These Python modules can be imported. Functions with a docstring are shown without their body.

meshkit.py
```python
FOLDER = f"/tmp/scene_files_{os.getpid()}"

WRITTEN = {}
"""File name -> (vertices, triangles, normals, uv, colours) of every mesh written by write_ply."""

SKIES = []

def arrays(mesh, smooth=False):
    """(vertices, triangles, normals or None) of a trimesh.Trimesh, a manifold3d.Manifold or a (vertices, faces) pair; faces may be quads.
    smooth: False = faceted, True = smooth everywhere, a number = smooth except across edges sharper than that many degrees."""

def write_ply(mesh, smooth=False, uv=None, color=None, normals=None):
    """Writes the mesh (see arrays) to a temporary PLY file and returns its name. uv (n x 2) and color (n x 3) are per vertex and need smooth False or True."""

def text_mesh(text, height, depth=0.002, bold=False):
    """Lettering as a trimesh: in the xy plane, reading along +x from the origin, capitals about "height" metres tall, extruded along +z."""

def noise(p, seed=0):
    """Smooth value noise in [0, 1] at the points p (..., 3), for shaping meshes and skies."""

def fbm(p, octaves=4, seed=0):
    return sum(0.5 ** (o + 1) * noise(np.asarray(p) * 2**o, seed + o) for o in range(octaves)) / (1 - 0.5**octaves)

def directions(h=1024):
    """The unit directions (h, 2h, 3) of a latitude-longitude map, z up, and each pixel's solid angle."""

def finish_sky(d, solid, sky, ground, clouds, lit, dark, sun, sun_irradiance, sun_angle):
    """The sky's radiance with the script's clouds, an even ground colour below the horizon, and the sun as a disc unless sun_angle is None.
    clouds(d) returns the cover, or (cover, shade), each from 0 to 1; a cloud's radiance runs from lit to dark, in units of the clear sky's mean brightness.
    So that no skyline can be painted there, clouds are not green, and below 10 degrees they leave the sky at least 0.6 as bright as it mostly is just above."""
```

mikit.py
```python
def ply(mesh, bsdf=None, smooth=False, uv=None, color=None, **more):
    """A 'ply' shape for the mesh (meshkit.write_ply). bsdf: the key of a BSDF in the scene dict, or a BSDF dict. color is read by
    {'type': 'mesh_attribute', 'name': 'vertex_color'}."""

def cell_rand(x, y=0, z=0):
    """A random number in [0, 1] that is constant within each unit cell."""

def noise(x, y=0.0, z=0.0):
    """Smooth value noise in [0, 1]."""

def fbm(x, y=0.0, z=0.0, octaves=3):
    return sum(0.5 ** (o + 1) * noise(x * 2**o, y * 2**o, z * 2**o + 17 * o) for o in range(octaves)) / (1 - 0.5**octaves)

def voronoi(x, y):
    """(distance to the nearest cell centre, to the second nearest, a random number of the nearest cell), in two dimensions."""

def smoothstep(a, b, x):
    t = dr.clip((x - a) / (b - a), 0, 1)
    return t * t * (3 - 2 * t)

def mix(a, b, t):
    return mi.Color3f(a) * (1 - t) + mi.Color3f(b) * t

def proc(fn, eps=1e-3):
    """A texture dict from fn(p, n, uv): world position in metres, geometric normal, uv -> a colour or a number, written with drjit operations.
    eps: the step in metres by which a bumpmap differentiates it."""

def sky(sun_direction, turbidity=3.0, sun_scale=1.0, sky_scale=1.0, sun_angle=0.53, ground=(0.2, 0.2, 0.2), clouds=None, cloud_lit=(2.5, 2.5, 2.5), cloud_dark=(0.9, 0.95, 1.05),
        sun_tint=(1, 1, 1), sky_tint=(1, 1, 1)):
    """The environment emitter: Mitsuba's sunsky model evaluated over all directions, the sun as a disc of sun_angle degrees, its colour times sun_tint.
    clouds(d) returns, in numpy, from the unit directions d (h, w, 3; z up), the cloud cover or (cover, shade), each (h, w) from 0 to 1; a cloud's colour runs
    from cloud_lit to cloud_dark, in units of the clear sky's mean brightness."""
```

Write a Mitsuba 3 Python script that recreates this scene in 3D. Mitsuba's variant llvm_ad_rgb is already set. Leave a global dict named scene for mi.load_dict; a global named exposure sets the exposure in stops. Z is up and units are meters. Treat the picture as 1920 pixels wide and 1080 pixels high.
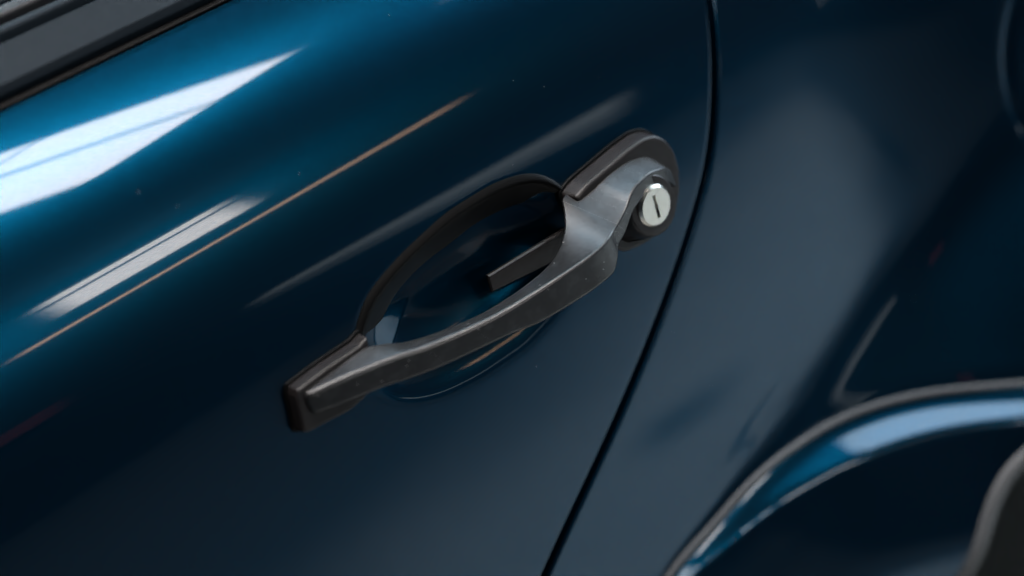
import math
import numpy as np
import trimesh, shapely
import shapely.geometry as sg
from scipy.spatial import Delaunay, cKDTree
from scipy.ndimage import gaussian_filter1d, gaussian_filter
from scipy.interpolate import PchipInterpolator, RectBivariateSpline
import manifold3d as m3
import mitsuba as mi
import drjit as dr
import mikit, meshkit

T = mi.ScalarTransform4f
scene, labels = {}, {}
exposure = 0.0
rng = np.random.default_rng(7)

# ------------------------------------------------------------------ camera
Z0 = 0.78                                   # height of the door handle above the floor
yaw, pitch, roll = np.radians([33.0, 27.0, 17.5])
view = np.array([math.sin(yaw)*math.cos(pitch), math.cos(yaw)*math.cos(pitch), -math.sin(pitch)])
side = np.array([math.cos(yaw), -math.sin(yaw), 0.0])
upv = np.cross(side, view)
cam_up = side*math.sin(roll) + upv*math.cos(roll)
cam_pos = np.array([-0.2634, -0.4223, 1.0260])
scene['camera'] = {'type': 'thinlens', 'fov': 2*math.degrees(math.atan(960/2800)), 'fov_axis': 'x',
                   'aperture_radius': 0.0090, 'focus_distance': 0.552, 'near_clip': 0.01, 'far_clip': 60.0,
                   'to_world': T().look_at(origin=cam_pos.tolist(), target=(cam_pos+view).tolist(), up=cam_up.tolist())}

# ------------------------------------------------------------------ lights (skylight strip, high window, tube, low window, added far panel)
SKY_L, WIN_L, TUBE_L, BAND_L, FAR_L = (19.0, 17.6, 17.0), (13.0, 11.8, 10.9), (9.5, 5.7, 3.4), (1.15, 1.3, 1.35), (5.4, 7.8, 9.6)


def area(rgb):
    return {'type': 'area', 'radiance': {'type': 'rgb', 'value': list(rgb)}}


# ------------------------------------------------------------------ materials
def rgb(*c):
    return {'type': 'rgb', 'value': list(c)}


def P(base, rough, spec=0.5, metal=0.0, **k):
    return {'type': 'twosided', 'b': {'type': 'principled', 'base_color': base if isinstance(base, dict) else rgb(*base),
                                      'roughness': rough, 'specular': spec, 'metallic': metal, **k}}


def specks(p, n, uv):
    """A few pale dust specks settled on paint."""
    f1, f2, c = mikit.voronoi(p.x*120, p.z*120)
    hit = dr.select((c > 0.985) & (f1 < 0.014 + 0.9*(c - 0.985)), 0.7, 0.0)
    return hit


flake = {'type': 'principled', 'base_color': rgb(0.0, 0.061, 0.128), 'metallic': 1.0, 'roughness': 0.285, 'specular': 0.5}
coat = {'type': 'roughplastic', 'distribution': 'ggx', 'alpha': 0.0018, 'int_ior': 1.75, 'diffuse_reflectance': rgb(0.0, 0.003, 0.008), 'nonlinear': True}
dust = {'type': 'diffuse', 'reflectance': rgb(0.35, 0.38, 0.4)}
scene['m_paint'] = {'type': 'twosided', 'b': {'type': 'blendbsdf', 'weight': mikit.proc(specks), 'a': {'type': 'blendbsdf', 'weight': 0.5, 'a': flake, 'b': coat}, 'b': dust}}
scene['m_edge'] = {'type': 'twosided', 'b': {'type': 'blendbsdf', 'weight': 0.5, 'a': flake, 'b': coat}}


def wear(p, n, uv):
    """Rubbed, slightly mottled grey-black of a handle that hands have polished."""
    a = mikit.fbm(p.x*260, p.y*260, p.z*260, 3)
    b = mikit.noise(p.x*900, p.y*900, p.z*900)
    c = mikit.smoothstep(0.50, 0.75, a)
    f1, f2, k = mikit.voronoi((p.x + 0.4*p.z)*330, (p.z - 0.35*p.y)*330)
    nick = dr.select((k > 0.93) & (f1 < 0.10), 0.10, 0.0)
    g1, g2, q = mikit.voronoi((0.86*p.x + 0.5*p.z)*900, (0.86*p.z - 0.5*p.x - 0.4*p.y)*70)
    scratch = dr.select((q > 0.95) & (dr.abs(g1 - g2) < 0.03), 0.05, 0.0)
    return mikit.mix((0.014, 0.0145, 0.015), (0.024, 0.0255, 0.027), c*0.7 + 0.3*b) + mi.Color3f(nick + scratch)


def wear_rough(p, n, uv):
    a = mikit.fbm(p.x*300 + 9, p.y*300, p.z*300, 3)
    b = mikit.fbm(p.x*90, p.y*90 + 3, p.z*90, 2)
    return 0.33 + 0.08*(a - 0.5) + 0.06*(b - 0.5)


def grain(p, n, uv):
    return 0.00005*mikit.fbm(p.x*1600, p.y*1600, p.z*1600, 2)


scene['m_handle'] = {'type': 'twosided', 'b': {'type': 'bumpmap', 't': mikit.proc(grain, 2e-4), 'scale': 1.0,
                     'b': {'type': 'principled', 'base_color': mikit.proc(wear), 'roughness': mikit.proc(wear_rough), 'specular': 0.7}}}
scene['m_plastic'] = P((0.013, 0.0110, 0.0108), 0.38, 0.45)
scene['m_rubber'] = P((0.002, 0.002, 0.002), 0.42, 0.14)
scene['m_trim'] = P((0.005, 0.010, 0.015), 0.62, 0.14)
scene['m_trim_dark'] = P((0.005, 0.006, 0.008), 0.5, 0.4)
scene['m_lip_grey'] = P((0.085, 0.092, 0.098), 0.5, 0.4)  # even grey of the opening lip and of the added reflection strip
scene['m_black'] = P((0.004, 0.004, 0.004), 0.7, 0.2)


def brushed(p, n, uv):
    return 0.17 + 0.13*mikit.fbm(p.x*700, p.y*500, p.z*3000, 2)


scene['m_lock'] = P((0.64, 0.62, 0.56), 0.3, 0.5, 1.0)
scene['m_lock']['b']['roughness'] = mikit.proc(brushed)
scene['m_cabin'] = P((0.09, 0.055, 0.04), 0.8, 0.3)
scene['m_tyre'] = P((0.02, 0.02, 0.02), 0.75, 0.3)
scene['m_rim'] = P((0.004, 0.005, 0.0045), 0.7, 0.1)
scene['m_glass'] = {'type': 'thindielectric', 'specular_transmittance': rgb(0.35, 0.38, 0.38)}


def concrete(p, n, uv):
    """Pale concrete near the car, painted darker further out and in two spots to darken its reflection."""
    a = mikit.fbm(p.x*1.7, p.y*1.7, 0, 4)
    b = mikit.fbm(p.x*14, p.y*14, 3, 3)
    c = mikit.mix((0.32, 0.312, 0.290), (0.485, 0.470, 0.438), 0.75*a + 0.25*b)
    w = mikit.fbm(p.x*1.1 + 5, p.y*1.1, 1, 3)
    edge = mikit.smoothstep(-0.35, 0.45, (-1.15 - 0.6*(p.x - 0.3)) - p.y + 0.8*(w - 0.5))
    c = mikit.mix(c, (0.06, 0.065, 0.07), 0.95*edge)  # dark zone put in to darken what the lower door mirrors
    for x, y, r in DARK_SPOTS:
        d = dr.sqrt(dr.square(p.x - x) + dr.square((p.y - y)*1.6)) + 0.12*(b - 0.5)
        c = mikit.mix(c*0.35, c, mikit.smoothstep(0.2*r, 1.3*r, d))
    return c


DARK_SPOTS = [(0.80, -1.00, 0.10), (1.38, -2.45, 0.28)]  # floor spots painted for the dark smudges mirrored in the panel
scene['m_floor'] = P(mikit.proc(concrete), 0.6, 0.3)
scene['m_wall'] = P((0.020, 0.024, 0.030), 0.8, 0.2)
scene['m_ceiling'] = P((0.035, 0.045, 0.055), 0.8, 0.2)
scene['m_steel'] = P((0.05, 0.06, 0.07), 0.6, 0.3)
scene['m_red'] = P((0.22, 0.008, 0.015), 0.5, 0.4)


def add(key, mesh, bsdf, smooth=30, label=None, category=None, kind=None, group=None, **more):
    scene[key] = mikit.ply(mesh, bsdf, smooth=smooth, **more)
    tag(key, label, category, kind, group)


def tag(key, label=None, category=None, kind=None, group=None):
    e = {k: v for k, v in dict(label=label, category=category, kind=kind, group=group).items() if v}
    if e:
        labels[key] = e


# ------------------------------------------------------------------ the garage it stands in (seen only as reflections)
def quad(a, b, c, d):
    return np.array([a, b, c, d], float), np.array([[0, 1, 2], [0, 2, 3]])


RX0, RX1, RY0, RY1, RZ = -6.0, 7.0, -4.5, 8.0, 4.2
add('floor', quad((RX0, RY0, 0), (RX1, RY0, 0), (RX1, RY1, 0), (RX0, RY1, 0)), 'm_floor', False, 'pale grey concrete floor under the blue car', kind='structure')
add('ceiling', quad((RX0, RY0, RZ), (RX0, RY1, RZ), (RX1, RY1, RZ), (RX1, RY0, RZ)), 'm_ceiling', False, 'dark ceiling mirrored in the blue paint', kind='structure')
add('wall', quad((RX0, RY0, 0), (RX0, RY0, RZ), (RX1, RY0, RZ), (RX1, RY0, 0)), 'm_wall', False, 'dark wall mirrored in the blue door', kind='structure')
for i, (a, b) in enumerate([((RX1, RY0), (RX1, RY1)), ((RX1, RY1), (RX0, RY1)), ((RX0, RY1), (RX0, RY0))]):
    add('wall_%03d' % (i+1), quad((*a, 0), (*a, RZ), (*b, RZ), (*b, 0)), 'm_wall', False, 'dark wall around the blue car', kind='structure')


def bar(a, b, w, h=None):
    """A box beam from a to b, w wide and h deep."""
    a, b = np.asarray(a, float), np.asarray(b, float)
    L = np.linalg.norm(b-a)
    return trimesh.creation.box((w, h or w, L), transform=trimesh.geometry.align_vectors([0, 0, 1], (b-a)/L)).apply_translation((a+b)/2)


# skylight: a long pane between two ceiling beams, with bars across it
K, M, A = np.array([1.70, -1.09]), np.array([1.06, -1.60]), np.array([-0.664, 0.748])
zs = RZ - 0.02
LEN = 3.4
pts = [(*K, zs), (*M, zs), (*(M+A*LEN), zs), (*(K+A*LEN), zs)]
v, f = quad(*pts)
nrm = np.cross(v[1]-v[0], v[2]-v[0])
if nrm[2] > 0:
    f = f[:, ::-1]
scene['skylight__pane'] = {**mikit.ply((v, f), 'm_wall', smooth=False), 'emitter': area(SKY_L)}
tag('skylight', 'long bright skylight mirrored as white streaks on the upper door', 'skylight')
mid = (K+M)/2 + (K-M)*0.10
add('skylight__mullion', bar((*mid, zs-0.03), (*(mid+A*LEN), zs-0.03), 0.045, 0.03), 'm_steel', False)
for i, s in enumerate((1.25, 2.5)):
    p, q = K + A*s, M + A*s
    add('skylight__bar' + ('_%03d' % i if i else ''), bar((*p, zs-0.03), (*q, zs-0.03), 0.012, 0.02), 'm_steel', False)

# high window in the wall behind the photographer
yw = RY0 + 0.02


def high_window(key, x0, x1, z0, z1, rad, label):
    scene[key+'__pane'] = {**mikit.ply(quad((x0, yw, z1), (x1, yw, z1), (x1, yw, z0), (x0, yw, z0)), 'm_wall'), 'emitter': area(rad)}
    add(key+'__mullion', bar((x0-.03, yw+.03, z1-.21), (x1+.03, yw+.03, z1-.21), .05, .03), 'm_steel', False)
    f_ = [bar((x0-.03, yw+.03, z), (x1+.03, yw+.03, z), .06, .05) for z in (z0-.03, z1+.03)] + [bar((x, yw+.03, z0-.03), (x, yw+.03, z1+.03), .06, .05) for x in (x0-.03, x1+.03)]
    add(key+'__frame', trimesh.util.concatenate(f_), 'm_steel', False)
    tag(key, label, 'window')


high_window('high_window', 1.18, 2.02, 3.25, 3.95, WIN_L, 'small high window mirrored as a short pale streak above the thin orange line')
high_window('high_window_001', -.55, .72, 3.0, 3.95, (6.0, 6.3, 6.4), 'added dim light panel mirrored grey along the rim of the rear wheel arch')  # unseen glowing panel, added for a grey reflection on the arch rim

# warm tube light under the ceiling of the wall
tube = trimesh.creation.cylinder(0.027, segment=[(0.88, yw+0.12, 2.83), (2.9, yw+0.12, 2.86)], sections=12)
scene['tube_light__tube'] = {**mikit.ply(tube, 'm_wall', smooth=True), 'emitter': area(TUBE_L)}
add('tube_light__bracket', bar((0.88, yw+0.03, 2.83), (2.9, yw+0.03, 2.86), 0.03, 0.04), 'm_steel', False)
tag('tube_light', 'thin warm tube light mirrored as an orange line across the upper door', 'light')

# glowing ceiling panel added for the highlight on the arch rim
v, f = quad((2.45, 0.25, zs), (2.45, -1.8, zs), (6.9, -1.8, zs), (6.9, 0.25, zs))
if np.cross(v[1]-v[0], v[2]-v[0])[2] > 0:
    f = f[:, ::-1]
scene['skylight_001__pane'] = {**mikit.ply((v, f), 'm_wall', smooth=False), 'emitter': area((4.4, 5.3, 5.9))}
for i, x in enumerate((2.42, 6.93)):
    add('skylight_001__frame' + ('_001' if i else ''), bar((x, 0.25, zs-.02), (x, -1.8, zs-.02), .06, .05), 'm_steel', False)
tag('skylight_001', 'added ceiling light panel mirrored pale blue along the rim of the rear wheel arch', 'skylight')

# glowing panel added on the side wall to light the arch rim
scene['side_window__pane'] = {**mikit.ply(quad((RX1-.02, -3.1, 1.7), (RX1-.02, -3.1, 4.1), (RX1-.02, .2, 4.1), (RX1-.02, .2, 1.7))), 'bsdf': {'type': 'ref', 'id': 'm_wall'}, 'emitter': area((6.0, 7.2, 8.4))}
for i, y in enumerate((-3.13, -1.45, .23)):
    add('side_window__mullion' + ('_%03d' % i if i else ''), bar((RX1-.05, y, 1.65), (RX1-.05, y, 4.12), .06, .05), 'm_steel', False)
tag('side_window', 'added wall light panel mirrored pale blue at the right end of the wheel arch rim', 'window')

# red cabinet on the wall
add('wall_cabinet__body', trimesh.creation.box((.30, .16, .20)).apply_translation((.66, RY0+.085, 1.33)), 'm_red', False)
add('wall_cabinet__door', trimesh.creation.box((.26, .02, .16)).apply_translation((.66, RY0+.178, 1.33)), 'm_red', False)
tag('wall_cabinet', 'red cabinet mirrored faintly at the left end of the door', 'cabinet')

# glowing ceiling panel added beyond the car to brighten the pull bar
v, f = quad((-1.0, 1.35, zs), (6.0, 1.35, zs), (6.0, 7.4, zs), (-1.0, 7.4, zs))
if np.cross(v[1]-v[0], v[2]-v[0])[2] > 0:
    f = f[:, ::-1]
scene['skylight_002__pane'] = {**mikit.ply((v, f), 'm_wall', smooth=False), 'emitter': area(FAR_L)}
for i, x in enumerate((-1.03, 1.31, 3.67, 6.03)):
    add('skylight_002__mullion' + ('_%03d' % i if i else ''), bar((x, 1.35, zs-.02), (x, 7.4, zs-.02), .06, .05), 'm_steel', False)
tag('skylight_002', 'added light panel on the far side giving the cool sheen on top of the pull bar', 'skylight')

# low window band, its slope and taper shaped to suit the mirrored streak
TAPER = .35
b0, b1 = np.array([1.62, 1.09]), np.array([3.4, 0.66])
for i, (lo, hi) in enumerate([(-0.06, 0.13), (-0.20, -0.14)]):
    k = 'low_window__pane' + ('_%03d' % i if i else '')
    scene[k] = {**mikit.ply(quad((b0[0], yw, b0[1]+hi*TAPER), (b1[0], yw, b1[1]+hi), (b1[0], yw, b1[1]+lo), (b0[0], yw, b0[1]+lo*TAPER)), 'm_wall'), 'emitter': area(BAND_L)}
add('low_window__mullion', bar((b0[0], yw+.02, b0[1]-.10*TAPER), (b1[0], yw+.02, b1[1]-.10), .05, .03), 'm_steel', False)
tag('low_window', 'low window band mirrored as a soft grey double streak above the door handle', 'window')

# ------------------------------------------------------------------ body surface of the car
_s = np.linspace(-.80, .20, 2001)
_t = np.radians(gaussian_filter1d(np.interp(_s, [-.8, -.3, -.1, 0, .02, .04, .07, .14, .2], [-9, -3, 3, 7.5, 10, 15, 27, 60, 75]), 16*(0.8/2000)/(1.0/2000)))
_d = _s[1]-_s[0]
_z, _y = np.cumsum(np.cos(_t))*_d, np.cumsum(np.sin(_t))*_d
_i = int(np.argmin(abs(_s)))
_z -= _z[_i]
_y -= _y[_i]


def ybase(z):
    return np.interp(z, _z, _y)


def spline(pts, n=400):
    p = np.asarray(pts, float)
    t = np.concatenate([[0], np.cumsum(np.linalg.norm(np.diff(p[:, :2], axis=0), axis=1))])
    tt = np.linspace(0, t[-1], n)
    return np.stack([PchipInterpolator(t, p[:, k])(tt) for k in range(p.shape[1])], 1)


def smooth_line(pts, n=400, sig=8):
    q = spline(pts, n)
    for k in range(q.shape[1]):
        q[:, k] = gaussian_filter1d(q[:, k], sig, mode='nearest')
    q[0], q[-1] = pts[0], pts[-1]
    return q


# finger cup behind the grip: outline in (x, z), depth below the skin
cup_up = [(-.0600, .0045), (-.0557, .0100), (-.0473, .0168), (-.0342, .0217), (-.0171, .0255), (.0017, .0278), (.0148, .0278), (.0277, .0262), (.0378, .0227), (.0442, .0173), (.0490, .0100)]
cup_lo = [(.0508, .0), (.0480, -.0120), (.0400, -.0215), (.0290, -.0275), (.0143, -.0313), (.005, -.0328), (-.0115, -.0326), (-.0294, -.0306), (-.0453, -.0255), (-.0541, -.0190), (-.0590, -.0100)]
_c = np.array(cup_up + cup_lo)
_cc = np.vstack([_c, _c, _c])
_tt = np.concatenate([[0], np.cumsum(np.linalg.norm(np.diff(_cc, axis=0), axis=1))])
_n = len(_c)
_q = np.linspace(_tt[_n], _tt[2*_n], 500, endpoint=False)
cup = np.stack([PchipInterpolator(_tt, _cc[:, k])(_q) for k in (0, 1)], 1)
cup = np.stack([gaussian_filter1d(cup[:, k], 4, mode='wrap') for k in (0, 1)], 1)
cup_poly = sg.Polygon(cup)
_a, _b = int(np.argmin(cup[:, 0])), int(np.argmin(np.hypot(cup[:, 0]-.0505, cup[:, 1]-.004)))
_r = np.roll(cup, -_a, axis=0)
_b = (_b - _a) % len(cup)

def dense(c, step=.00004):
    t = np.concatenate([[0], np.cumsum(np.linalg.norm(np.diff(c, axis=0), axis=1))])
    q = np.arange(0, t[-1], step)
    return np.stack([np.interp(q, t, c[:, k]) for k in (0, 1)], 1)


cup_up_tree, cup_lo_tree = cKDTree(dense(_r[:_b+1])), cKDTree(dense(np.vstack([_r[_b:], _r[:1]])))

cup_d = np.linspace(-.006, .05, 1250)                      # depth of the cup by distance from its lower edge
cup_h = np.cumsum(gaussian_filter1d(np.interp(cup_d, [-.001, .0015, .004, .017, .022, .028, .034, .05], [0, .34, .50, .46, .34, .15, 0, 0]), 50))*(cup_d[1]-cup_d[0])
# flare crest (x, z, height above the base skin, width of the rise)
crest = smooth_line([(-0.0500, -0.5000, 0.0010, 0.0060), (-0.0420, -0.3600, 0.0012, 0.0060), (-0.0300, -0.2600, 0.0015, 0.0060), (-0.0020, -0.1980, 0.0025, 0.0060), (0.0416, -0.1696, 0.0050, 0.0070), (0.0712, -0.1666, 0.0075, 0.0090), (0.0943, -0.1626, 0.0105, 0.0110), (0.1256, -0.1630, 0.0155, 0.0120), (0.1546, -0.1666, 0.0225, 0.0130), (0.1816, -0.1731, 0.0305, 0.0130), (0.2066, -0.1817, 0.0380, 0.0130), (0.2223, -0.1872, 0.0435, 0.0130), (0.2623, -0.1992, 0.0550, 0.0130), (0.3223, -0.2172, 0.0660, 0.0130), (0.4023, -0.2452, 0.0700, 0.0130), (0.5023, -0.2832, 0.0600, 0.0130), (0.5923, -0.3372, 0.0350, 0.0120), (0.6923, -0.4172, 0.0300, 0.0120)], 400, 4)
crest_tan = np.gradient(crest[:, :2], axis=0)
flap_c, flap_r = np.array([0.3396, -0.0592]), np.array([.051, .064])


_cl = np.concatenate([[0], np.cumsum(np.linalg.norm(np.diff(crest[:, :2], axis=0), axis=1))])
_cq = np.arange(0, _cl[-1], .00008)
_cd = np.stack([np.interp(_cq, _cl, crest[:, k]) for k in range(4)] + [gaussian_filter1d(np.interp(_cq, _cl, crest_tan[:, k]), 30) for k in (0, 1)], 1)
_ct = cKDTree(_cd[:, :2])


def flare_raw(x, z):
    dd, ii = _ct.query(np.stack([x, z], 1))
    col = [_cd[ii, k] for k in range(4)]
    tx, tz = _cd[ii, 4], _cd[ii, 5]
    s = np.where(tx*(z-col[1]) - tz*(x-col[0]) > 0, dd, -dd)                  # > 0: above / ahead of the crest
    hc, lw = col[2], col[3]
    lip = .95*lw*np.minimum(hc/.018, 1)**.7                                   # the rim flicks outward over its last 6 to 13 mm
    hb = np.maximum(hc - .45*lip, .001)
    rise = hb*np.clip(1 - s/(2.7*hb), 0, 1)**1.2
    flick = lip*np.clip(1 - s/lw, 0, 1)**2
    inn = hc + .33*np.minimum(-s, .06) - .35*np.clip(-s - .06, 0, .2)
    return np.where(s > 0, rise + flick, inn + (hb + lip - hc))


_gx, _gz = np.arange(-.30, .80, .0018), np.arange(-.50, .14, .0018)
_GX, _GZ = np.meshgrid(_gx, _gz, indexing='ij')
_gh = np.zeros(_GX.shape)
_near = _GZ < .06
_gh[_near] = flare_raw(_GX[_near], _GZ[_near])
_broad = gaussian_filter(_gh, 5)
_fine = gaussian_filter(_gh, 0.9)
_dc = _ct.query(np.stack([_GX.ravel(), _GZ.ravel()], 1))[0].reshape(_GX.shape)
_wt = np.clip(1 - (_dc - .012)/.020, 0, 1)
_wt = _wt*_wt*(3 - 2*_wt)
flare_fn = RectBivariateSpline(_gx, _gz, _fine*_wt + _broad*(1-_wt))


def flare(x, z):
    return flare_fn(np.clip(x, _gx[0], _gx[-1]), np.clip(z, _gz[0], _gz[-1]), grid=False)


_sx = np.linspace(-.7, 1.0, 1701)
_sw = np.cumsum(gaussian_filter1d(np.interp(_sx, [.190, .28, .45, .60], [0, .42, .42, 0]), 12))*.001


def swell(x, z):
    """The rear wing widens towards the wheel; the widening dies out up at the belt line."""
    t = np.clip((np.asarray(z) - .035)/.083, 0, 1)
    q = np.clip((np.asarray(z) + .17)/.16, 0, 1)
    return np.interp(x + .022*(1 - q*q*(3-2*q)), _sx, _sw)*(1 - t*t*(3-2*t))


def lift(x, z):
    """Height above the base skin (towards the viewer, -y)."""
    p = np.stack([x, z], 1)
    h = np.zeros(len(x))
    # finger cup
    inside = shapely.contains_xy(cup_poly, x, z)
    d_up, d_lo = cup_up_tree.query(p)[0], cup_lo_tree.query(p)[0]
    du = np.where(~inside & (d_up < d_lo), -d_up, d_up)
    dl = np.where(~inside & (d_lo <= d_up), -d_lo, d_lo)
    t1 = np.clip((du + .0015)/.0135, 0, 1)
    h -= np.interp(dl, cup_d, cup_h)*(t1*t1*(3-2*t1))
    h += flare(x, z) + swell(x, z)
    return h


def yskin(x, z):
    return ybase(z) - lift(x, z)


def groove(x, z):
    q = (np.stack([x, z], 1) - flap_c)/flap_r
    d = (np.linalg.norm(q, axis=1) - 1)*flap_r.mean()
    return .0011*np.exp(-(d/.0028)**2)


def resample(xy, step):
    xy = np.asarray(xy)
    ls = sg.LineString(xy)
    n = max(int(ls.length/step), 4)
    return np.array([ls.interpolate(i/n, normalized=True).coords[0] for i in range(n+1)])


def grid_axis(a, b, fine, step, fstep):
    x, out = a, []
    while x < b:
        out.append(x)
        x += fstep if fine[0] < x < fine[1] else step
    return np.array(out + [b])


def sheet(poly, xs, zs, fn, roll_r=.0016, depth=.012, edge_step=.0006):
    """A pressed panel: the polygon in (x, z) lifted to the skin, its rim rolled over and turned inward."""
    rings = []
    for t in (0, .0003, .0007, .0012, .0018, .0028):
        q = poly.buffer(-t, join_style=2) if t else poly
        rings.append(resample(q.exterior.coords, edge_step)[:-1])
    X, Zg = np.meshgrid(xs, zs)
    X[1::2, :-1] += .5*np.diff(xs)                 # staggered rows, so that the triangles come out even
    g = np.stack([X.ravel(), Zg.ravel()], 1)
    g = g[shapely.contains_xy(poly.buffer(-.0038), g[:, 0], g[:, 1])]
    p = np.vstack(rings + [g])
    tri = Delaunay(p).simplices
    cen = p[tri].mean(1)
    tri = tri[shapely.contains_xy(poly.buffer(1e-6), cen[:, 0], cen[:, 1])]
    a = p[tri]
    ar = np.cross(a[:, 1]-a[:, 0], a[:, 2]-a[:, 0])
    tri = tri[abs(ar) > 1e-12]
    ar = ar[abs(ar) > 1e-12]
    tri = np.where((ar > 0)[:, None], tri, tri[:, ::-1])
    y = fn(p[:, 0], p[:, 1])
    dist = cKDTree(resample(poly.exterior.coords, .0003)).query(p, distance_upper_bound=.01)[0]
    u = np.clip(1 - dist/roll_r, 0, 1)
    y = y + roll_r*(1-np.sqrt(np.clip(1-u*u, 0, 1)))
    V = np.stack([p[:, 0], y, p[:, 1] + Z0], 1)
    n0 = len(rings[0])
    W = V[:n0].copy()
    W[:, 1] += depth
    i = np.arange(n0)
    j = (i+1) % n0
    base = len(V)
    wall = np.vstack([np.stack([i, base+j, j], 1), np.stack([i, base+i, base+j], 1)])
    return np.vstack([V, W]), np.vstack([tri, wall])


BELT = .1215
gap_line = smooth_line([(.172, BELT+.02), (.168, .10), (.162, .070), (.152, .045), (.1385, .016), (.1215, -.012), (.0985, -.035), (.066, -.062), (.032, -.087), (-.022, -.124), (-.060, -.155), (-.085, -.19), (-.105, -.25), (-.115, -.32), (-.12, -.5)], 500, 6)[:, :2]
GAP = .0029
gl = sg.LineString(gap_line)
far = gap_line[-1] + (gap_line[-1]-gap_line[-2])
left = sg.Polygon(np.vstack([gap_line, [(-.12, -.6), (-.9, -.6), (-.9, BELT+.03), (.172, BELT+.03)]]))
right = sg.Polygon(np.vstack([gap_line, [(-.12, -.6), (.9, -.6), (.9, BELT+.03), (.172, BELT+.03)]]))
cut = gl.buffer(GAP/2, cap_style=2)
door_poly = left.buffer(0).intersection(sg.box(-.55, -.46, .3, BELT)).difference(cut)
door_poly = max(door_poly.geoms, key=lambda g: g.area) if hasattr(door_poly, 'geoms') else door_poly
open_line = smooth_line([(0.0050, -0.6000), (0.0200, -0.5000), (0.0450, -0.4200), (0.0820, -0.3500), (0.1280, -0.2900), (0.1568, -0.2409), (0.1689, -0.2281), (0.1804, -0.2156), (0.2041, -0.2011), (0.2341, -0.1971), (0.2591, -0.2111), (0.2941, -0.2331), (0.3841, -0.2651), (0.4841, -0.2991), (0.5741, -0.3571), (0.6500, -0.4600), (0.6800, -0.6000)], 600, 8)
open_poly = sg.Polygon(np.vstack([open_line, [(.70, -.7), (-.005, -.7)]]))
quarter_poly = right.buffer(0).intersection(sg.box(-.3, -.46, .78, BELT)).difference(cut).difference(open_poly)
quarter_poly = max(quarter_poly.geoms, key=lambda g: g.area) if hasattr(quarter_poly, 'geoms') else quarter_poly
crease_fine = grid_axis(-.46, BELT, (-.05, .04), .0030, .0008)

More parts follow.
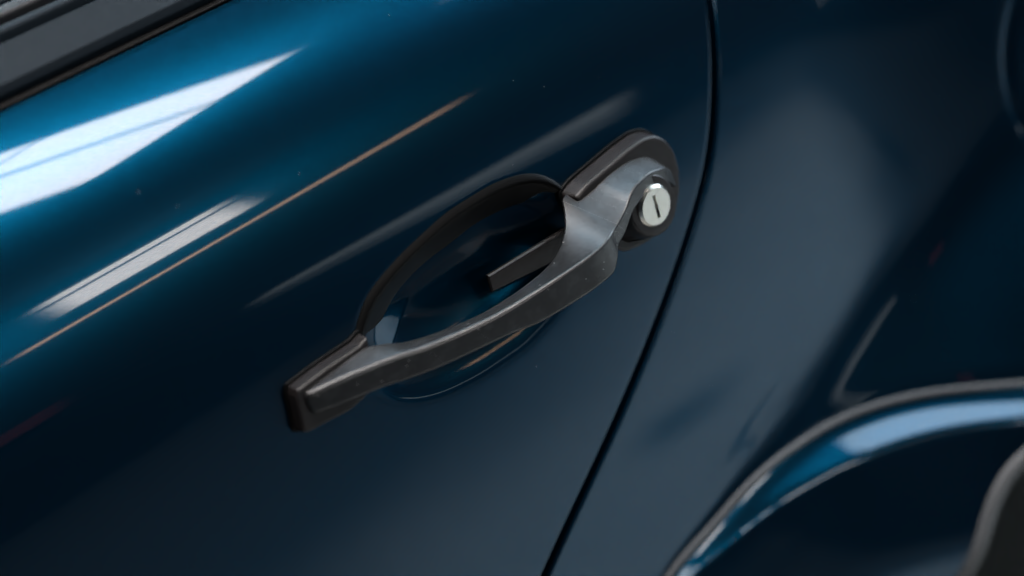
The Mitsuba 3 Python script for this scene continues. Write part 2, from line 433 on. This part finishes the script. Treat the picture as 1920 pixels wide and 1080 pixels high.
tag('sports_car', 'dark metallic blue sports car seen close at its door handle', 'car')
add('sports_car__door_panel', sheet(door_poly, grid_axis(-.55, .3, (-.072, .062), .0030, .0008), grid_axis(-.46, BELT, (-.05, BELT), .0020, .0008), yskin), 'm_paint', 40)
add('sports_car__rear_quarter_panel', sheet(quarter_poly, grid_axis(-.3, .78, (.0, .30), .004, .0012), grid_axis(-.46, BELT, (-.24, -.08), .003, .0012), lambda x, z: yskin(x, z)+groove(x, z), depth=.02), 'm_paint', 40)

# dark rubber-lined jamb behind the shut line
L_, R_ = [], []
t2 = np.gradient(gap_line, axis=0)
t2 /= np.linalg.norm(t2, axis=1)[:, None]
nn = np.stack([-t2[:, 1], t2[:, 0]], 1)
A1, A2 = gap_line - nn*.012, gap_line + nn*.012
VA = np.stack([A1[:, 0], yskin(A1[:, 0], A1[:, 1])+.0028, A1[:, 1]+Z0], 1)
VB = np.stack([A2[:, 0], yskin(A2[:, 0], A2[:, 1])+.0028, A2[:, 1]+Z0], 1)
k = np.arange(len(VA)-1)
n1 = len(VA)
add('sports_car__shut_flange', (np.vstack([VA, VB]), np.vstack([np.stack([k, k+1, n1+k], 1), np.stack([k+1, n1+k+1, n1+k], 1)])), 'm_edge', True, 'dark blue return flange deep in the door shut line')


def sweep_x(profile, x0, x1, n=2, cap=True):
    """A closed (y, z) profile drawn along x."""
    prof = np.asarray(profile, float)
    xs = np.linspace(x0, x1, n)
    m = len(prof)
    V = np.vstack([np.column_stack([np.full(m, x), prof]) for x in xs])
    F = []
    for a in range(n-1):
        for i in range(m):
            j = (i+1) % m
            F += [(a*m+i, a*m+j, (a+1)*m+j), (a*m+i, (a+1)*m+j, (a+1)*m+i)]
    if cap:
        tr = trimesh.creation.triangulate_polygon(sg.Polygon(prof), engine='earcut')
        for base in (0, (n-1)*m):
            q, idx = tr[0], tr[1]
            o = cKDTree(prof).query(q)[1]
            F += [tuple(base + o[list(t)]) for t in idx]
    mesh = trimesh.Trimesh(V, np.array(F), process=False)
    mesh.fix_normals()
    return mesh


def rounded(poly_pts, r, seg=5):
    p = sg.Polygon(poly_pts)
    q = p.buffer(-r, join_style=2).buffer(r, quad_segs=seg)
    return np.array(q.exterior.coords)[:-1]


# belt trim: profile in (along slope u, out of slope w) at the top of the door
tb = float(np.interp(BELT-.004, _z, _t))
oy, oz = float(ybase(BELT-.0045)), BELT-.0045
ud, wd = np.array([math.sin(tb), math.cos(tb)]), np.array([-math.cos(tb), math.sin(tb)])


def slope(pts):
    return [tuple(np.array([oy, oz+Z0]) + u*ud + w*wd) for u, w in pts]


XA, XB = -.55, .60
add('sports_car__window_trim__gasket', sweep_x(slope(rounded([(-.0005, -.004), (.004, -.004), (.004, .0012), (-.0005, .0012)], .0006)), XA, XB), 'm_rubber', 35)
add('sports_car__window_trim__strip', sweep_x(slope(rounded([(.0022, .0), (.0235, .0), (.0225, .0058), (.0045, .0058), (.0022, .0036)], .0012)), XA, XB), 'm_trim', 35)
add('sports_car__window_trim__bead', sweep_x(slope(rounded([(.0235, -.002), (.0315, -.002), (.0300, .0062), (.0258, .0072), (.0235, .004)], .0018)), XA, XB), 'm_trim', 35)
add('sports_car__window_trim__seal', sweep_x(slope(rounded([(.0315, -.006), (.041, -.006), (.0405, .0052), (.0345, .0060), (.0315, .001)], .002)), XA, XB), 'm_trim_dark', 35)
add('sports_car__window_trim__seal_lip', sweep_x(slope(rounded([(.041, -.006), (.0475, -.006), (.0470, .0030), (.0425, .0050), (.041, .002)], .0015)), XA, XB), 'm_trim', 35)
gy, gz = np.array([oy, oz+Z0]) + .0485*ud
gl_pts = [(gy, gz-.03), (gy+.004, gz-.03), (gy+.134, gz+.33), (gy+.130, gz+.33)]
add('sports_car__side_window', sweep_x([(gy, gz-.02), (gy+.13, gz+.33)], XA, XB, cap=False), 'm_glass', False)
add('sports_car__door_card', sweep_x(rounded([(gy+.025, gz-.35), (gy+.07, gz-.35), (gy+.07, gz+.012), (gy+.025, gz+.012)], .006), XA, XB), 'm_cabin', 35)

# rim bead along the wheel opening, and the wheel inside it
ol = open_line[(open_line[:, 1] > -.455)]
oy_ = yskin(ol[:, 0], ol[:, 1]) + .0015
path = np.stack([ol[:, 0], oy_, ol[:, 1]+Z0], 1)


def tube_along(path, r, n=10):
    t = np.gradient(path, axis=0)
    t /= np.linalg.norm(t, axis=1)[:, None]
    up = np.array([0, 1.0, 0])
    a = np.cross(t, up)
    a /= np.linalg.norm(a, axis=1)[:, None]
    b = np.cross(t, a)
    ang = np.arange(n)*2*np.pi/n
    V = (path[:, None] + r*(np.cos(ang)[None, :, None]*a[:, None] + np.sin(ang)[None, :, None]*b[:, None])).reshape(-1, 3)
    F = []
    for i in range(len(path)-1):
        for k in range(n):
            m = (k+1) % n
            F += [(i*n+k, i*n+m, (i+1)*n+m), (i*n+k, (i+1)*n+m, (i+1)*n+k)]
    mesh = trimesh.Trimesh(V, F, process=False)
    mesh.fix_normals()
    return mesh


add('sports_car__wheel_arch_lip', tube_along(path, .0042), 'm_lip_grey', True)
# added grey tube in place of a mirrored band where the flared lip begins
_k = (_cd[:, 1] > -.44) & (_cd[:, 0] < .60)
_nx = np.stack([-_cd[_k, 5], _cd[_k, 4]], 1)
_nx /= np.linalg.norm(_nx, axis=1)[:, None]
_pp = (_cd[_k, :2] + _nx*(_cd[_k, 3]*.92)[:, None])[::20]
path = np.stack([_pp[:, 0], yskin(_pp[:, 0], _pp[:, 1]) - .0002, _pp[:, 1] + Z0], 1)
add('sports_car__arch_reflection_strip', tube_along(path, .0019), 'm_lip_grey', True, 'thin added grey strip standing for a reflection along the top of the flared wheel arch lip')
wc = np.array([.345, .12, -.48+Z0])
tp = rounded([(.215, -.09), (.300, -.105), (.312, -.08), (.312, .09), (.300, .105), (.215, .09)], .012)
th = np.linspace(0, 2*np.pi, 97)
V = np.array([(wc[0]+r*math.cos(a), wc[1]+y, wc[2]+r*math.sin(a)) for a in th[:-1] for r, y in tp])
m = len(tp)
F = []
for i in range(96):
    for k in range(m):
        a, b, c, d = i*m+k, i*m+(k+1) % m, ((i+1) % 96)*m+(k+1) % m, ((i+1) % 96)*m+k
        F += [(a, b, c), (a, c, d)]
tyre = trimesh.Trimesh(V, F, process=False)
tyre.fix_normals()
add('sports_car__rear_wheel__tyre', tyre, 'm_tyre', 35)
rim = trimesh.creation.revolve(np.array([[0, -.06], [.06, -.065], [.10, -.04], [.19, -.05], [.214, -.085], [.214, .08], [0, .08]]), sections=64)
rim.apply_transform(trimesh.transformations.rotation_matrix(math.pi/2, [1, 0, 0]))
if True:
    rim.apply_scale([1, -1, 1]) if rim.bounds[0][1] > -.07 else None
rim.fix_normals()
rim.apply_translation(wc)
add('sports_car__rear_wheel__rim', rim, 'm_rim', 35)
add('sports_car__light_block', trimesh.creation.box((1.35, 1.2, .70)).apply_translation((.13, .92, .53)), 'm_black', False)  # unseen black box added to stop light leaking through the wheel arch
# inner arch liner
LN = 60
ang = np.linspace(math.radians(-10), math.radians(190), LN)
VL = np.array([(wc[0]+.35*math.cos(a), y, wc[2]+.35*math.sin(a)) for a in ang for y in (.05, .30)])
FL = []
for i in range(LN-1):
    FL += [(2*i, 2*i+1, 2*i+3), (2*i, 2*i+3, 2*i+2)]
VL = np.vstack([VL, [(wc[0]+.35*math.cos(a), .30, wc[2]+.35*math.sin(a)) for a in ang], [(wc[0], .30, wc[2])]])
FL += [(2*LN+i, 2*LN+i+1, len(VL)-1) for i in range(LN-1)]
add('sports_car__wheel_arch_liner', (VL, FL), 'm_black', True)

# ------------------------------------------------------------------ the door handle
H = 'sports_car__door_handle__'


def to_world(x, h, z):
    """Handle coordinates (x along the car, h out from the skin, z up from the handle's height)."""
    x, h, z = np.broadcast_arrays(x, h, z)
    return np.stack([x, ybase(z) - h, z + Z0], -1)


def rquad(c, r, seg=5):
    """Rounded corners of a quadrilateral in (h, z); r may be one radius or four. Always 4*(seg+1) points."""
    c = np.asarray(c, float)
    out = []
    r = np.broadcast_to(r, 4)
    for i in range(4):
        p, a, b = c[i], c[i-1], c[(i+1) % 4]
        u, v = (a-p), (b-p)
        lu, lv = np.linalg.norm(u), np.linalg.norm(v)
        u, v = u/lu, v/lv
        cosw = np.clip(u@v, -.999, .999)
        half = math.acos(cosw)/2
        tl = min(r[i]/math.tan(half), .45*lu, .45*lv)
        rr = tl*math.tan(half)
        cen = p + (u+v)/np.linalg.norm(u+v)*(rr/math.sin(half))
        p0, p1 = p+u*tl, p+v*tl
        a0, a1 = math.atan2(*(p0-cen)[::-1]), math.atan2(*(p1-cen)[::-1])
        da = (a1-a0+math.pi) % (2*math.pi) - math.pi
        out += [cen + rr*np.array([math.cos(a0+da*k/seg), math.sin(a0+da*k/seg)]) for k in range(seg+1)]
    return np.array(out)


def loft(stations, radii, step=.0008, caps=True):
    """stations rows: x, h_in, h_out, z_top_in, z_top_out, z_bot_out, z_bot_in; smooth along x."""
    S = np.asarray(stations, float)
    xs = np.arange(S[0, 0], S[-1, 0]+1e-9, step)
    I = [PchipInterpolator(S[:, 0], S[:, k])(xs) for k in range(1, S.shape[1])]
    V = []
    for i, x in enumerate(xs):
        hi, ho, zti, zto, zbo, zbi = [c[i] for c in I]
        endr = min((i+.35)*step, (len(xs)-1-i+.35)*step, .002)
        inset = .002 - math.sqrt(max(.002**2 - (.002-endr)**2, 0))
        q = rquad([(hi, zti-inset), (ho-inset, zto-inset), (ho-inset, zbo+inset), (hi, zbi+inset)], (radii[0], np.interp(x, [-.08, -.03, .02, .05], [.0024, .0021, .0011, .0010]), *radii[2:]))
        V.append(to_world(x, q[:, 0], q[:, 1]))
    m, n = len(V[0]), len(V)
    V = np.vstack(V)
    F = []
    for i in range(n-1):
        for k in range(m):
            j = (k+1) % m
            F += [(i*m+k, i*m+j, (i+1)*m+j), (i*m+k, (i+1)*m+j, (i+1)*m+k)]
    for b in (0, (n-1)*m):
        V = np.vstack([V, V[b:b+m].mean(0)])
        F += [(b+k, b+(k+1) % m, len(V)-1) for k in range(m)]
    mesh = trimesh.Trimesh(V, F, process=False)
    mesh.fix_normals()
    return mesh


#            x      h_in   h_out  zt_in  zt_out  zb_out  zb_in
grip_st = [(-.0868, .0020, .0086, .0046, .0044, -.0034, -.0036),
           (-.0740, .0020, .0132, .0055, .0050, -.0041, -.0044),
           (-.0620, .0030, .0163, .0066, .0040, -.0052, -.0056),
           (-.0540, .0078, .0182, .0056, .0031, -.0065, -.0068),
           (-.0450, .0105, .0203, .0020, .0019, -.0078, -.0080),
           (-.0350, .0132, .0222, .0002, .0008, -.0088, -.0088),
           (-.0240, .0152, .0243, -.0012, .0000, -.0095, -.0094),
           (-.0130, .0165, .0262, -.0021, -.0004, -.0103, -.0100),
           (.0000, .0170, .0283, -.0022, .0000, -.0121, -.0110),
           (.0120, .0166, .0300, -.0018, .0006, -.0120, -.0112),
           (.0200, .0150, .0306, -.0014, .0008, -.0120, -.0112),
           (.0280, .0132, .0310, .0010, .0010, -.0116, -.0108),
           (.0350, .0102, .0304, .0050, .0012, -.0112, -.0106),
           (.0400, .0064, .0290, .0090, .0018, -.0085, -.0085),
           (.0440, .0030, .0272, .0120, .0020, -.0050, -.0050),
           (.0500, .0020, .0258, .0124, .0034, -.0030, -.0030),
           (.0560, .0020, .0244, .0126, .0056, .0004, .0000),
           (.0605, .0020, .0234, .0128, .0082, .0020, .0010),
           (.0668, .0020, .0222, .0134, .0096, .0030, .0010),
           (.0724, .0020, .0211, .0138, .0098, .0030, .0010),
           (.0805, .0020, .0191, .0134, .0078, .0010, .0000),
           (.0850, .0020, .0172, .0120, .0056, -.0015, -.0020),
           (.0886, .0020, .0148, .0090, .0026, -.0050, -.0055),
           (.0910, .0020, .0126, .0064, .0000, -.0070, -.0080)]
add(H+'grip', loft(grip_st, (.0012, .0013, .0016, .0010)), 'm_handle', 40, 'worn satin black pull bar of the door handle')


def prism(outline, h0, h1, chamfer=.001, draft=0.0, z_fn=None):
    """An (x, z) outline standing off the skin from h0 to h1, its outer edge rounded."""
    p = sg.Polygon(outline).buffer(0)
    levels = [(0.0, h0), (draft, h1-chamfer)] + [(draft + chamfer*(1-math.cos(a)), h1-chamfer+chamfer*math.sin(a)) for a in np.radians([22, 45, 67, 90])]
    base = resample(p.exterior.coords, .0008)[:-1]
    c = np.array(p.exterior.coords)
    ring = []
    N = len(base)
    for off, h in levels:
        q = p.buffer(-off, join_style=2) if off else p
        e = q.exterior
        ring.append((np.array([e.interpolate(e.project(sg.Point(b))).coords[0] for b in base]), h))
    V, F = [], []
    for r, h in ring:
        V.append(to_world(r[:, 0], h, r[:, 1]))
    for a in range(len(ring)-1):
        for i in range(N):
            j = (i+1) % N
            F += [(a*N+i, a*N+j, (a+1)*N+j), (a*N+i, (a+1)*N+j, (a+1)*N+i)]
    top = (len(ring)-1)*N
    tr = trimesh.creation.triangulate_polygon(sg.Polygon(ring[-1][0]).buffer(0), engine='earcut')
    o = cKDTree(ring[-1][0]).query(tr[0])[1]
    F += [tuple(top + o[list(t)]) for t in tr[1]]
    mesh = trimesh.Trimesh(np.vstack(V), F, process=True)
    mesh.fix_normals()
    if mesh.volume < 0:
        mesh.invert()
    return mesh


def soft(pts, sig=2.0, n=160):
    c = np.asarray(pts, float)
    c = np.vstack([c, c[:1]])
    e = sg.LineString(c)
    q = np.array([e.interpolate(i/n, normalized=True).coords[0] for i in range(n)])
    return np.stack([gaussian_filter1d(q[:, k], sig, mode='wrap') for k in (0, 1)], 1)


foot_out = soft([(-.0880, .0068), (-.0896, .0046), (-.0912, -.0030), (-.0926, -.0078), (-.0900, -.0090), (-.0822, -.0098), (-.0732, -.0110), (-.0660, -.0100), (-.0600, -.0050), (-.0565, .0040), (-.0556, .0092), (-.0601, .0079), (-.0754, .0077)], .6, 220)
plate_out = soft([(.0450, .0118), (.0520, .0140), (.0629, .0152), (.0767, .0168), (.0868, .0172), (.0930, .0155), (.0972, .0112), (.0992, .0050), (.0985, -.0030), (.0955, -.0105), (.0895, -.0180), (.0805, -.0214), (.0701, -.0218), (.0590, -.0200), (.0505, -.0120), (.0470, -.0020)], 1.6)
add(H+'seal', prism(sg.Polygon(foot_out).buffer(.0011).exterior.coords, -.004, .0010, .0004), 'm_rubber', 40)
add(H+'seal_001', prism(sg.Polygon(plate_out).buffer(.0012).exterior.coords, -.004, .0010, .0004), 'm_rubber', 40)
add(H+'front_base', prism(foot_out, .0, .0064, .0009, .0003), 'm_plastic', 40, 'brown-black front foot of the door handle')
add(H+'rear_base', prism(plate_out, .0, .0092, .0014, .0006), 'm_plastic', 40, 'brown-black rear base of the door handle around the lock')
lc = np.array([.0706, -.0027])
an = np.linspace(0, 2*np.pi, 72, endpoint=False)


def circle(r, c=lc):
    return np.stack([c[0]+r*np.cos(an), c[1]+r*np.sin(an)], 1)


# lock boss: a cone-sided round housing that runs down into the base
lo_ring = soft([(.0560, .0060), (.0700, .0110), (.0850, .0080), (.0900, -.0020), (.0865, -.0140), (.0740, -.0190), (.0600, -.0175), (.0550, -.0070)], 3)
bp = np.vstack([to_world(lo_ring[:, 0], .006, lo_ring[:, 1]), to_world(*circle(.0128).T[[0]], .0150, circle(.0128)[:, 1]), to_world(circle(.0116)[:, 0], .0178, circle(.0116)[:, 1]), to_world(circle(.0108)[:, 0], .0184, circle(.0108)[:, 1])])if False else None
pts3 = [to_world(lo_ring[:, 0], .006, lo_ring[:, 1])] + [to_world(circle(r)[:, 0], h, circle(r)[:, 1]) for r, h in ((.0126, .0165), (.0122, .0195), (.0117, .0204), (.0110, .0207))]
boss = trimesh.convex.convex_hull(np.vstack(pts3))
add(H+'lock_housing', boss, 'm_plastic', 40)
# lock cylinder with a bevelled rim; the key slot is a real recess
prof = np.array([[0, -.004], [.0085, -.004], [.0085, .0002], [.0074, .0013], [0, .0013]])
disc = m3.Manifold.revolve(m3.CrossSection([prof[1:-1].tolist() + [[0, .0013], [0, -.004]]]), 72)
slot = m3.Manifold.cube((.0015, .0096, .006), True).translate((0, 0, .0030)) + m3.Manifold.cylinder(.006, .0011, .0011, 24, True).translate((0, 0, .003))
cyl = disc - slot
nrm0 = np.array([0, -1.0, 0.0])


def lock_frame(man, h):
    mm = man.to_mesh()
    v, f = mm.vert_properties[:, :3], mm.tri_verts
    w = np.stack([lc[0] + v[:, 0], float(ybase(lc[1])) - h - v[:, 2], Z0 + lc[1] + v[:, 1]], 1)
    t = trimesh.Trimesh(w, f, process=False)
    t.fix_normals()
    return t


add(H+'lock_cylinder', lock_frame(cyl, .0209), 'm_lock', 30, 'bright round metal lock with an upright key slot')
add(H+'key_slot', lock_frame(m3.Manifold.cube((.0018, .0092, .0004), True), .0196), 'm_black', False, 'dark upright key slot of the lock')

# release lever behind the grip
lev = m3.Manifold.hull_points([(x, -h, z) for x, z in ((.0033, -.0012), (.0445, -.0026), (.0430, -.0128), (.0024, -.0078)) for h in (-.0022, -.0032)] + [(x, .0016, z) for x, z in ((.0038, -.0018), (.0445, -.0032), (.0430, -.0124), (.0029, -.0074))])
mm = lev.to_mesh()
lev_v, lev_f = np.array(mm.vert_properties[:, :3]), mm.tri_verts
lm = trimesh.Trimesh(lev_v, lev_f, process=False)
lm.vertices = np.stack([lev_v[:, 0], ybase(lev_v[:, 2]) + lev_v[:, 1], lev_v[:, 2]+Z0], 1)
lm.fix_normals()
add(H+'release_lever', lm, 'm_plastic', False, 'flat release lever behind the pull bar')

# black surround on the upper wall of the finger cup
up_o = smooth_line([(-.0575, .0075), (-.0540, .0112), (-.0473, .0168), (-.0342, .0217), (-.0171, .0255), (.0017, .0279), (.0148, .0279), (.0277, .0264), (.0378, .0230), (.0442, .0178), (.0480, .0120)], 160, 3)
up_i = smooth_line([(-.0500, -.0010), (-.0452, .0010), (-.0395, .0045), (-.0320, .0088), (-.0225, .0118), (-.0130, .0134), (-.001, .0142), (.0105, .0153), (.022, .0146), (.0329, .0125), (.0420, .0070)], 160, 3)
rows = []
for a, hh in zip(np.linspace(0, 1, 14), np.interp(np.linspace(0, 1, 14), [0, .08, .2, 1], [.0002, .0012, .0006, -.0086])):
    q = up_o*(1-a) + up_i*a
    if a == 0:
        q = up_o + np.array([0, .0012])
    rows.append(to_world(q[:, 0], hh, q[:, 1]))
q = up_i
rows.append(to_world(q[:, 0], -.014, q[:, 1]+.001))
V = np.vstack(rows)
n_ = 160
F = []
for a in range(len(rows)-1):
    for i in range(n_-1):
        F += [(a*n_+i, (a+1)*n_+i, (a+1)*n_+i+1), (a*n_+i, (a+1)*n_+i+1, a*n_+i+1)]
add('sports_car__door_handle__cup_surround', (V, F), 'm_rubber', 40, 'black curved surround along the top of the finger cup')
